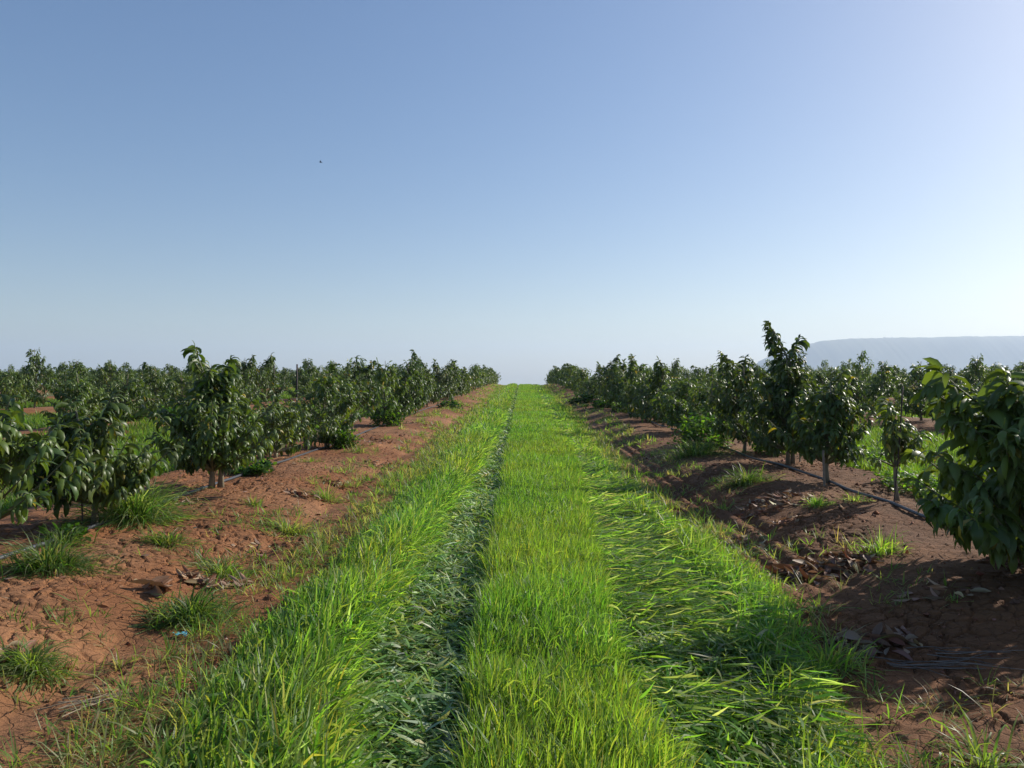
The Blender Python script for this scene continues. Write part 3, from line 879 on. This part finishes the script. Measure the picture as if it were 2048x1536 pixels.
tuft(505, 1012, 40, .05, .14, 70, 'little grass tuft alone on the bare left slope', SPARSE)
tuft(620, 925, 60, .05, .15, 80, 'small grass patch on the hump left of the lane', SPARSE)
tuft(715, 905, 80, .08, .2, 130, 'grass patch below the trunk with three shoots', SPARSE)
tuft(850, 832, 60, .10, .26, 110, 'grass patch on the far left berm', SPARSE, wm=1.6)
tuft(1757, 1105, 90, .08, .22, 130, 'lone bright grass tuft in the middle of the right soil', GREENS + SPARSE, .8)
tuft(1632, 1008, 60, .05, .13, 110, 'small green tuft left of the wooden stake at right', GREENS, 1.0)
tuft(1492, 965, 105, .12, .30, 420, 'dark grass mound in front of the right row, nearest of three', DG, 1.4)
tuft(1390, 910, 130, .20, .42, 420, 'tall dark grass mound under the trees of the right row', DG, 1.2, wm=1.4)
tuft(1310, 835, 80, .20, .42, 220, 'dark grass mound farther along the right row', DG, 1.2, wm=1.8)
tuft(1655, 1330, 170, .08, .22, 150, 'thin grass tuft growing through dry leaves at lower right', SPARSE + GREENS, 1.0)
tuft(1960, 1530, 150, .12, .26, 60, 'long arching grass blades in the bottom right corner', SPARSE[:2], 1.4)
tuft(1450, 1062, 60, .05, .12, 70, 'tiny bright weeds on the wheel marks right of the lane', GREENS)
tuft(1705, 1000, 60, .06, .14, 60, 'low weeds at the pipe right of the bushy tree', SPARSE)

def bush(px, py, wpx, h, n, label, cols, leaf=.045, z0=.15, name='weed_bush', dep=1.0):
    x, D = gpos(px, py, z0)
    z = float(ground(x, D)); x, D = gpos(px, py, z)
    r = wpx / 2 / PX * D
    t = thing(name, label, 'weed', (x, D, z), 0, 'leafy weeds under the trees')
    m = n
    st = []; Pl = []
    k = max(10, n // 22)
    for i in range(k):
        a = rng.uniform(0, 6.28); q = math.sqrt(rng.random()) * r
        bx, by = q * math.cos(a) * .8, q * math.sin(a) * .8 * dep
        bz = float(ground(x + bx, D + by)) - z
        hh = h * rng.uniform(.5, 1.0) * (1 - .4 * (q / r) ** 2)
        tx, ty = bx + rng.normal(0, .08), by + rng.normal(0, .08)
        st.append(tube(np.array([[bx, by, bz - .01], [(bx + tx) / 2, (by + ty) / 2, bz + hh * .55], [tx, ty, bz + hh]]), [.004, .003, .002], 4, (.07, .11, .03), False))
        v = rng.random(n // k) ** .8
        p = np.stack([bx + (tx - bx) * v, by + (ty - by) * v, bz + hh * v], -1) + rng.normal(0, .03 + .05 * h, (n // k, 3)) * np.array([1, 1, .3])
        Pl.append(p)
    P = np.concatenate(Pl); n = len(P)
    P[:, 2] = np.maximum(P[:, 2], ground(P[:, 0] + x, P[:, 1] + D) - z + .01)
    V, Fq, C = leaves(P, rng.uniform(-3.1, 3.1, n), rng.normal(.4, .4, n), rng.uniform(.6, 1.3, n) * leaf * 1.6, rng.uniform(.2, 1.1, n),
                      rng.uniform(.7, 1.2, n) * leaf, pick(cols, n), ns=2, across=3, roll=rng.normal(0, .4, n), fold=.15)
    sv, sf, scl = join(st)
    mesh_obj('stem', sv, sf, M_BARK, t, scl)
    mesh_obj('foliage', V, Fq, M_GRASS, t, C)
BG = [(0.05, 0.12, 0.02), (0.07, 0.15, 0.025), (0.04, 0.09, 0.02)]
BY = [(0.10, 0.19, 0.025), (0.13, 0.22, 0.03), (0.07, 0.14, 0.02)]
bush(120, 1080, 80, .12, 260, 'small leafy weed straddling the pipe in front of the low tree', BG)
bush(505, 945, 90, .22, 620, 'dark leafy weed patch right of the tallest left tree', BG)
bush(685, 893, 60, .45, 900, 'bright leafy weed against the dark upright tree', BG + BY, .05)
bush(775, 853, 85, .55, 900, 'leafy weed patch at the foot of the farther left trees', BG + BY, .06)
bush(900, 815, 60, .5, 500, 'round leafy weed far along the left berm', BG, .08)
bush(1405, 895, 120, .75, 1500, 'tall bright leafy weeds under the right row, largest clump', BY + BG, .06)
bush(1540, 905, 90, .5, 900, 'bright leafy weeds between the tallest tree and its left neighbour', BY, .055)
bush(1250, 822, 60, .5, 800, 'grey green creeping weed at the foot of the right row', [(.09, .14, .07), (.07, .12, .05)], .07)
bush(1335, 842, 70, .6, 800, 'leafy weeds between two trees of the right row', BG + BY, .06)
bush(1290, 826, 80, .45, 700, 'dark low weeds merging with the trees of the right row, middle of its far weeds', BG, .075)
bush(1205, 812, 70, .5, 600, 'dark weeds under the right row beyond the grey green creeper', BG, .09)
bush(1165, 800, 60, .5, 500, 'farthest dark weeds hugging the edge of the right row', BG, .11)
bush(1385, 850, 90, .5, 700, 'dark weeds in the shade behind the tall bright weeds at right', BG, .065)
bush(1712, 925, 170, .42, 2600, 'wide patch of yellow green weeds beyond the right pipe', BY, .05, dep=2.2)
bush(1860, 985, 190, .22, 1800, 'low weeds right of the tall thin rod beyond the pipe', BY, .045, dep=2.0)
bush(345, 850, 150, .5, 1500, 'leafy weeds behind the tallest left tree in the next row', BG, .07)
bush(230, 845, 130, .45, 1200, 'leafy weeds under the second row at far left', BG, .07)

DRYC = [(0.20, 0.10, 0.055), (0.26, 0.15, 0.09), (0.33, 0.22, 0.14), (0.15, 0.075, 0.045), (0.40, 0.29, 0.19)]
def litter(px, py, wpx, n, label, dep=.5, leaf=.11, z0=.1, h=.05, cols=DRYC):
    x, D = gpos(px, py, z0)
    z = float(ground(x, D)); x, D = gpos(px, py, z)
    r = wpx / 2 / PX * D
    a = rng.uniform(0, 6.28, n); q = np.sqrt(rng.random(n)) * r
    bx = q * np.cos(a); by = q * np.sin(a) * dep
    P = np.stack([bx, by, ground(x + bx, D + by) - z + rng.random(n) * h * (1 - q / r) + .012], -1)
    V, Fq, C = leaves(P, rng.uniform(-3.1, 3.1, n), rng.normal(.08, .2, n), rng.uniform(.4, 1.2, n) * leaf, rng.normal(.4, .7, n), rng.uniform(.2, .42, n) * leaf,
                      pick(cols, n), ns=4, across=3, roll=rng.normal(0, .8, n), fold=rng.choice([-.7, .7]))
    V[:, 2] = np.maximum(V[:, 2], ground(V[:, 0] + x, V[:, 1] + D) - z + .004)
    o = mesh_obj('dry_leaf_pile', V, Fq, M_DRY, col=C); o.location = (x, D, z)
    tag(o, label, 'dry leaves', 'piles of dry avocado leaves')
litter(425, 1172, 150, 90, 'long pile of dry brown leaves left of the verge grass', .35)
litter(300, 1192, 50, 14, 'small curled heap of reddish dry leaves on the left soil', .5, .17, h=.1, cols=DRYC[:2])
litter(600, 990, 80, 34, 'dry leaves and twigs on the left slope below the weed patch', .4)
litter(665, 965, 50, 26, 'small heap of dark dry leaves near the pale upright tuft', .5)
litter(775, 935, 110, 60, 'line of dry leaves at the left edge of the lane grass', .5)
litter(760, 882, 70, 40, 'dry leaves on the farther left slope', .8)
litter(850, 845, 90, 70, 'dry leaves below the far left trees', .8)
litter(1548, 1000, 150, 170, 'big pile of dark dry leaves in front of the tallest tree', .9, h=.12)
litter(1640, 1148, 200, 150, 'large pile of curled dry leaves on the right soil, biggest of all', .7, .15, h=.1)
litter(1570, 1045, 60, 24, 'few pale dry leaves below the dark leaf pile at right', .5)
litter(1735, 1290, 190, 80, 'dry leaves and straw at the lower right edge of the lane grass', .45, .15)
litter(1700, 1125, 90, 22, 'scattered pale dry leaves right of the biggest pile', .5, .14)
litter(8, 1330, 40, 10, 'curled brown leaf heap cut off by the left edge', .5, .17, h=.1)
litter(370, 1005, 60, 20, 'dry leaves in the shade under the tallest left tree', .5)

def sticks(px, py, wpx, n, label, ang, col=(0.27, 0.21, 0.14), L=.3, rad=.0028):
    x, D = gpos(px, py, .1); z = float(ground(x, D)); x, D = gpos(px, py, z)
    r = wpx / 2 / PX * D; parts = []
    for i in range(n):
        a = ang + rng.normal(0, .28); cx, cy = rng.normal(0, r * .45), rng.normal(0, r * .25); l = L * rng.uniform(.5, 1.1) / 2
        tt = np.linspace(-1, 1, 7)
        xs = cx + tt * l * math.cos(a) + .02 * rng.normal() * tt ** 2; ys = cy + tt * l * math.sin(a) + .02 * rng.normal() * tt ** 2
        zs = ground(xs + x, ys + D) - z + .006 + rng.random() * .025
        parts.append(tube(np.stack([xs, ys, zs], -1), rad * np.linspace(1.2, .6, 7), 4, np.array(col) * rng.uniform(.6, 1.2), False))
    V, Fq, C = join(parts)
    o = mesh_obj('straw_bundle', V, Fq, M_BARK, col=C); o.location = (x, D, z)
    tag(o, label, 'straw')
litter(520, 1110, 110, 30, 'few dry leaves strewn on the left slope above the thin pale tuft', .8, .09, h=.02)
litter(715, 840, 60, 30, 'dry leaves under the trunk with three shoots', .8, .1)
litter(930, 803, 50, 40, 'dry leaves near the far end of the left berm', 1.2, .12)
litter(1330, 905, 90, 40, 'brown leaf scraps left of the tall bright weeds at right', .8, .1)
litter(1480, 1085, 110, 40, 'dark leaf scraps on the wheel marks right of the lane', .8, .1, h=.02)
litter(1880, 1180, 150, 24, 'few dry leaves in the shade of the large right tree', .7, .12, h=.02)
sticks(178, 1420, 110, 15, 'bundle of pale straw and twigs lying on the lower left soil', .75)
sticks(1900, 1330, 190, 16, 'loose twigs lying in the shade at lower right', -.35, (.2, .16, .13), .4)
sticks(1560, 1390, 90, 8, 'few dry stalks at the ragged right edge of the lane grass', .4, (.3, .25, .18), .25)
sticks(420, 1000, 70, 5, 'thin dark twig lying beside the foot of the tallest left tree', -.1, (.08, .05, .04), .4, .005)

def crumbs():
    n = 9000
    x = rng.uniform(-5.2, 5.2, n); y = 2 + 16 * rng.random(n) ** 1.6
    k = (np.abs(x) > 1.5) & (np.abs(x) < y * .75 + .3); x, y = x[k], y[k]; n = len(x)
    s = rng.uniform(.003, .013, n) * (1 + (rng.random(n) < .05) * 1.2) * (.7 + y * .06)
    base = np.array([[1, 0, 0], [0, 1, 0], [-1, 0, 0], [0, -1, 0], [0, 0, 1], [0, 0, -1.0]])
    J = base[None] * (1 + .45 * rng.standard_normal((n, 6, 1)).clip(-1, 1)) + .2 * rng.standard_normal((n, 6, 3))
    V = np.stack([x, y, ground(x, y) + s * .3], -1)[:, None] + J * s[:, None, None] * np.array([1, 1, .7])
    tri = np.array([[0, 1, 4], [1, 2, 4], [2, 3, 4], [3, 0, 4], [1, 0, 5], [2, 1, 5], [3, 2, 5], [0, 3, 5]])
    F = (np.arange(n)[:, None, None] * 6 + tri[None]).reshape(-1, 3)
    c = np.repeat(pick([(0.23, .095, .05), (.28, .14, .085), (.17, .075, .045)], n), 6, 0)
    tag(mesh_obj('soil_crumbs', V.reshape(-1, 3), F, M_SOIL, col=c, smooth=False), 'crumbs and small clods of red soil', 'soil', kind='stuff')
    n = 900                                            # loose dry leaves and straw bits
    x = rng.uniform(-4.6, 4.6, n); y = 2.2 + 18 * rng.random(n) ** 1.3
    k = (np.abs(x) > 1.55) & (fbm(x, y, 1.1, 160) > .47); x, y = x[k], y[k]; n = len(x)
    L = np.where(rng.random(n) < .75, rng.uniform(.02, .07, n), rng.uniform(.06, .10, n))
    V, F, C = leaves(np.stack([x, y, ground(x, y) + .008], -1), rng.uniform(-3, 3, n), rng.normal(.2, .3, n), L, rng.normal(.4, .7, n), L * rng.uniform(.15, .5, n), pick(DRYC, n), 3, 3, rng.normal(0, .6, n), .4)
    tag(mesh_obj('leaf_litter', V, F, M_DRY, col=C), 'loose dry leaf scraps strewn over the soil', 'dry leaves', kind='stuff')
crumbs()

# blue plastic scrap
def scrap():
    x, D = gpos(357, 1268, .02)
    u, v = np.meshgrid(np.linspace(-1, 1, 7), np.linspace(-1, 1, 6))
    X = u * .035 * (1 - .3 * v); Y = v * .022 + .006 * np.sin(5 * u); Z = .012 + .016 * np.abs(np.sin(3 * u + 2 * v)) + .006 * v * u
    n, k = u.shape; idx = np.arange(n * k).reshape(n, k)
    F = np.stack([idx[:-1, :-1], idx[:-1, 1:], idx[1:, 1:], idx[1:, :-1]], -1).reshape(-1, 4)
    o = mesh_obj('plastic_scrap', np.stack([X, Y, Z], -1).reshape(-1, 3), F, mat_plain('blue_plastic', (0.12, 0.42, 0.55), .35, .5, .15, 60))
    o.location = (x, D, float(ground(x, D)))
    tag(o, 'crumpled light blue plastic scrap on the left soil', 'litter')
scrap()

# bird
def bird():
    y = 34.0; x = (641 - VX) / PX * y; z = CH + (VY - 324) / PX * y
    t = np.linspace(0, 1, 8)
    bx = (t - .5) * .15
    V1, F1, C1 = tube(np.stack([bx, bx * 0, -.02 * (t - .5)], -1), np.array([.003, .012, .019, .021, .019, .013, .008, .012]), 8, (.02, .02, .022))
    m = mat_plain('dark_feathers', (.02, .02, .022), .7, .3, .2, 80)
    r = thing('bird', 'tiny dark bird flying alone in the blue sky at left', 'bird', (x, y, z), .2)
    mesh_obj('body', V1, F1, m, r, C1)
    for s in (-1, 1):
        P = np.array([[.015, .015 * s, .008], [.02, .06 * s, .045], [0, .13 * s, .05], [-.03, .06 * s, .038], [-.02, .015 * s, .006]])
        V = np.vstack([P, P - np.array([0, 0, .004])])
        F = np.array([[0, 1, 3, 4], [1, 2, 3, 3], [9, 8, 6, 5], [8, 8, 7, 6], [0, 5, 6, 1], [1, 6, 7, 2], [2, 7, 8, 3], [3, 8, 9, 4], [4, 9, 5, 0]])
        me = bpy.data.meshes.new('wing'); me.from_pydata([tuple(p) for p in V], [], [tuple(dict.fromkeys(f)) for f in F.tolist()]); me.materials.append(m)
        o = bpy.data.objects.new('wing', me); COL.objects.link(o); o.parent = r
bird()

# things on the far hill
def hilltop():
    D = 4800.0
    m = mat_plain('mast_steel', (.3, .3, .3), .6)
    for px, hpx, lb in ((1712, 10, 'thin radio mast on the far hill, left of the tree clump'), (1808, 9, 'thin radio mast on the far hill, right of the tree clump')):
        x = (px - VX) / PX * D; h = hpx / PX * D
        zb = CH + (VY - 676) / PX * 4500 - 4
        V, F, C = tube(np.array([[x, D, zb], [x, D, zb + h * .5], [x, D, zb + h]]), [1.1, .9, .5], 4)
        tag(mesh_obj('radio_mast', V, F, m, col=C), lb, 'mast')
    for i, (px, w, h, lb) in enumerate(((1764, 7, 6, 'left dark tree of the clump on the far hilltop'), (1771, 6, 5, 'middle tree of the clump on the far hilltop'), (1779, 5, 6, 'right tree of the clump on the far hilltop'))):
        x = (px - VX) / PX * D; zb = CH + (VY - 675.5) / PX * 4500
        n = 260; r = w / 2 / PX * D; hh = h / PX * D
        q = rng.standard_normal((n, 3)); q /= np.linalg.norm(q, axis=1)[:, None]; q *= rng.random((n, 1)) ** .4
        P = q * np.array([r, r, hh * .4]) + np.array([0, 0, hh * .62])
        t = thing('hilltop_tree', lb, 'tree', (x, D, zb), 0, 'trees on the far hilltop')
        V, F, C = leaves(P, rng.uniform(-3, 3, n), rng.normal(0, .5, n), np.full(n, r * .35), np.full(n, .6), np.full(n, r * .3), pick([(.04, .06, .02)], n), 2, 2)
        mesh_obj('crown', V, F, M_LEAF, t, C)
        V, F, C = tube(np.array([[0, 0, -3], [0, 0, hh * .3], [0, 0, hh * .6]]), [1.2, 1.0, .6], 5)
        mesh_obj('trunk', V, F, M_BARK, t, C)
hilltop()

# ------------------------------------------------------------------ haze
HAZE = 1.9e-4
hm, nt, out = new_mat('haze')
pv = N(nt, 'ShaderNodeVolumePrincipled')
pv.inputs['Color'].default_value = (0.66, 0.79, 1.0, 1)
pv.inputs['Density'].default_value = HAZE
pv.inputs['Anisotropy'].default_value = 0.25
nt.links.new(pv.outputs[0], out.inputs['Volume'])
s = 6900
V = np.array([[x, y, z] for x in (-s, s) for y in (-s, s) for z in (-92, 290)], float)
F = np.array([[0, 1, 3, 2], [4, 6, 7, 5], [0, 4, 5, 1], [2, 3, 7, 6], [0, 2, 6, 4], [1, 5, 7, 3]])
o = mesh_obj('haze', V, F, hm, smooth=False)
tag(o, 'thin blue haze in the air', kind='stuff')
